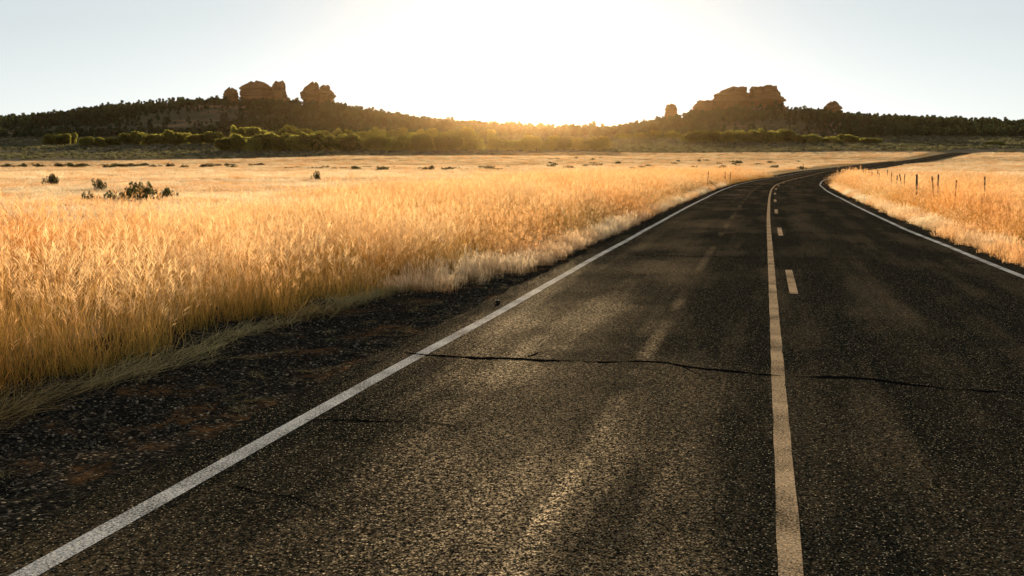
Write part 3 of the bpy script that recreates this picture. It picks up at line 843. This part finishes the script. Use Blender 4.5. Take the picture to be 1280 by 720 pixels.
RK = [
    ([(111, 286, 291), (113, 281.5, 295.5), (118, 279.5, 297), (128, 279, 298), (139, 278, 300)], 1032, 8, 'small rounded sandstone dome beside the long layered butte'),
    ([(103.5, 315, 321), (106, 312, 332), (109.5, 305, 338), (114, 301, 341), (119, 302, 341), (124, 304, 341), (139, 303, 343)], 1030, 11, 'long layered sandstone butte with a bumpy top on the juniper ridge'),
    ([(103, 346, 352), (106, 342, 355), (110, 340, 356), (116, 341, 356.5), (122, 341, 358), (129, 342, 358.5), (139, 341, 361)], 1027, 8, 'upright horned sandstone tower joined to the end of the long butte'),
    ([(104.5, 391, 395), (107, 386, 398), (111, 380.5, 399), (117, 377, 399), (122, 376.5, 398), (126, 380, 397.5), (139, 381, 398)], 1030, 8, 'domed half of the twin lobed rocks with a bulging brow'),
    ([(108, 404, 411), (110, 400.5, 412), (113, 399, 413), (117, 398.5, 417), (120, 398.3, 421.5), (123, 398.5, 418), (127, 399, 416), (139, 399, 417)], 1031, 8, 'half of the twin lobed rocks with a pointed overhanging beak'),
    ([(132, 834, 843), (134, 833, 845), (140, 832, 846), (153, 831, 848)], 1030, 6, 'lone square sandstone block low on the bare ridge shoulder'),
    ([(127, 873, 894), (130, 871, 895), (137, 866, 897), (150, 862, 900)], 1026, 9, 'low flat sandstone ledge stepping up to the flat topped butte'),
    ([(110, 915, 931), (113, 904, 932), (118, 897, 932.5), (126, 894, 934), (132, 892, 936), (150, 885, 938)], 1030, 14, 'sloping half of the flat topped butte above the low ledge'),
    ([(109, 943, 968), (112, 938, 970), (118, 936.5, 973), (125, 934, 976), (134, 933, 980), (150, 930, 984)], 1032, 14, 'highest block of the flat topped butte beyond the notch'),
    ([(128, 1038, 1042), (130, 1034, 1047), (135, 1030, 1051), (150, 1028, 1054)], 1030, 8, 'small isolated sandstone knob among junipers past the flat topped butte'),
]
for i, (rows, D, dp, lab) in enumerate(RK): rock(rows, D, 31 + i * 7, dp, lab)

# ------------------------------------------------------------------ fence posts: (px top, py top, px bottom, distance, radius, steel, label)
def post(px, py, pxb, d, rad, steel, lab, group=None, name='fence_post'):
    rad *= 0.62; py -= 0.8
    X, Y, Zt = unproject(px, py, d); Xb = unproject(pxb, py, d)[0]
    g = tz(Xb, Y); top = np.array([X - Xb, 0, Zt - g]); base = np.array([0, 0, -.35])
    base[0] = -top[0] * .35 / top[2]
    o = empty(name, (Xb, Y, g)); tag(o, lab, 'fence post' if name == 'fence_post' else 'stake', group)
    if steel:
        sg = limbs([(base, rad, top, rad)], 4); obj('shaft', mesh_np('shaft', *sg), MAT['steel'], o)
        c_ = top * .9
        v, f = limbs([(c_ - [0, 0, .06], rad * 1.7, c_ + [0, 0, .06], rad * 1.7)], 4); obj('wire_clip', mesh_np('wire_clip', v, f), MAT['steel'], o)
    else:
        n = 7; segs = []
        for i in range(n):
            a0, a1 = base + (top - base) * i / n, base + (top - base) * (i + 1) / n
            jt = lambda q: rad * (1.08 - .2 * q / n + .10 * math.sin(q * 2.3 + px))
            segs.append((a0, jt(i), a1, jt(i + 1)))
        v, f = limbs(segs, 8); obj('shaft', mesh_np('shaft', v, f), MAT['post'], o)
        v, f = limbs([(top, rad * .9, top + [rad * .2, 0, .03], rad * .35), (top + [rad * .2, 0, .03], rad * .35, top + [rad * .2, 0, .031], .001)], 8); obj('worn_top', mesh_np('worn_top', v, f), MAT['post'], o)
    return o
G = 'fence posts in the golden field'
for a_ in [
    (1231, 222.5, 1232.5, 36, .045, 0, 'straight round post standing alone in tall golden grass'),
    (1195.5, 227, 1194.5, 38, .05, 0, 'shortest broken post stub between the lone post and the leaning pair'),
    (1173, 219.5, 1173, 42, .05, 0, 'upright dark post of the pair beside a thin leaning stake'),
    (1165, 221, 1170, 44, .035, 1, 'thin leaning steel stake beside the upright dark post'),
    (1146, 219.5, 1147.5, 46, .075, 0, 'thickest dark post stump with a blocky head'),
    (1131, 218.5, 1130.5, 54, .05, 0, 'upright post with a leaning post crossing its foot'),
    (1124.5, 218.5, 1131, 55, .045, 0, 'post leaning over against the foot of an upright post'),
    (1121.5, 220.5, 1121, 53, .05, 0, 'short upright post next to the leaning post'),
    (1114.5, 217, 1115.5, 60, .045, 0, 'slim upright post next to the short one'),
    (1109.5, 212.5, 1110, 84, .03, 1, 'tall thin steel post behind the slim upright post'),
    (1099, 216.5, 1099.3, 74, .03, 1, 'thin straight stake beside the strongly tilted post'),
    (1097.5, 214, 1093.5, 80, .05, 0, 'strongly tilted post leaning towards the road bend'),
    (1090, 216, 1091, 82, .085, 0, 'stout squat post at the foot of the tilted post'),
]: post(*a_, G)
for x_, y_, d in ((1086, 213.2, 96), (1082, 214.2, 104), (1079.5, 214.5, 106), (1071, 214, 122), (1067, 212.3, 126), (1064, 212.3, 130)):
    post(x_, y_, x_, d, .045, 0, 'small distant post where the fence nears the road bend', 'distant fence posts near the bend')
post(885.5, 215, 884.5, 74, .03, 1, 'slim stake rising out of the brown roadside bush', None, 'roadside_stake')
for x_, y_ in ((906.5, 216), (913, 216)): post(x_, y_, x_, 98, .06, 0, 'short post of the pair at the grassy road edge before the bend', 'pair of short posts before the bend', 'roadside_stake')
post(1004, 205.5, 1004, 172, .07, 0, 'single post at the road edge far along the bend', None, 'roadside_stake')

# ------------------------------------------------------------------ small loose things by the line
def pebble(px, py, size, lab, seed):
    X, Y, _ = unproject(px, py)
    me = stone_mesh(seed); 
    o = obj('stone', me, MAT['stone'], loc=(X, Y, 0.0 + size * .45), rz=random.uniform(0, 6), scale=(size, size * .8, size * 1.2))
    return tag(o, lab, 'stone')
pebble(622, 379, .04, 'fist sized dark stone lying just outside the white edge line', 60)
pebble(470, 452, .014, 'small stone by the white edge line near the long crack', 61)

# ------------------------------------------------------------------ air
bx = np.array([[x, y, z] for x in (-3400, 3400) for y in (-3400, 3400) for z in (-3, 112)], float)
hf = np.array([[0, 1, 3, 2], [4, 6, 7, 5], [0, 4, 5, 1], [2, 3, 7, 6], [0, 2, 6, 4], [1, 5, 7, 3]])
a = NT('air'); pv = a.node('ShaderNodeVolumePrincipled', {'Color': (1.0, 0.64, 0.29, 1), 'Density': 0.000016, 'Anisotropy': 0.955})
a.t.links.new(pv.outputs[0], a.out.inputs['Volume'])
hz_ = obj('haze', mesh_np('haze', bx, hf), a.m)
tag(hz_, 'thin warm evening haze over the whole plain and hills', 'haze', kind='stuff')
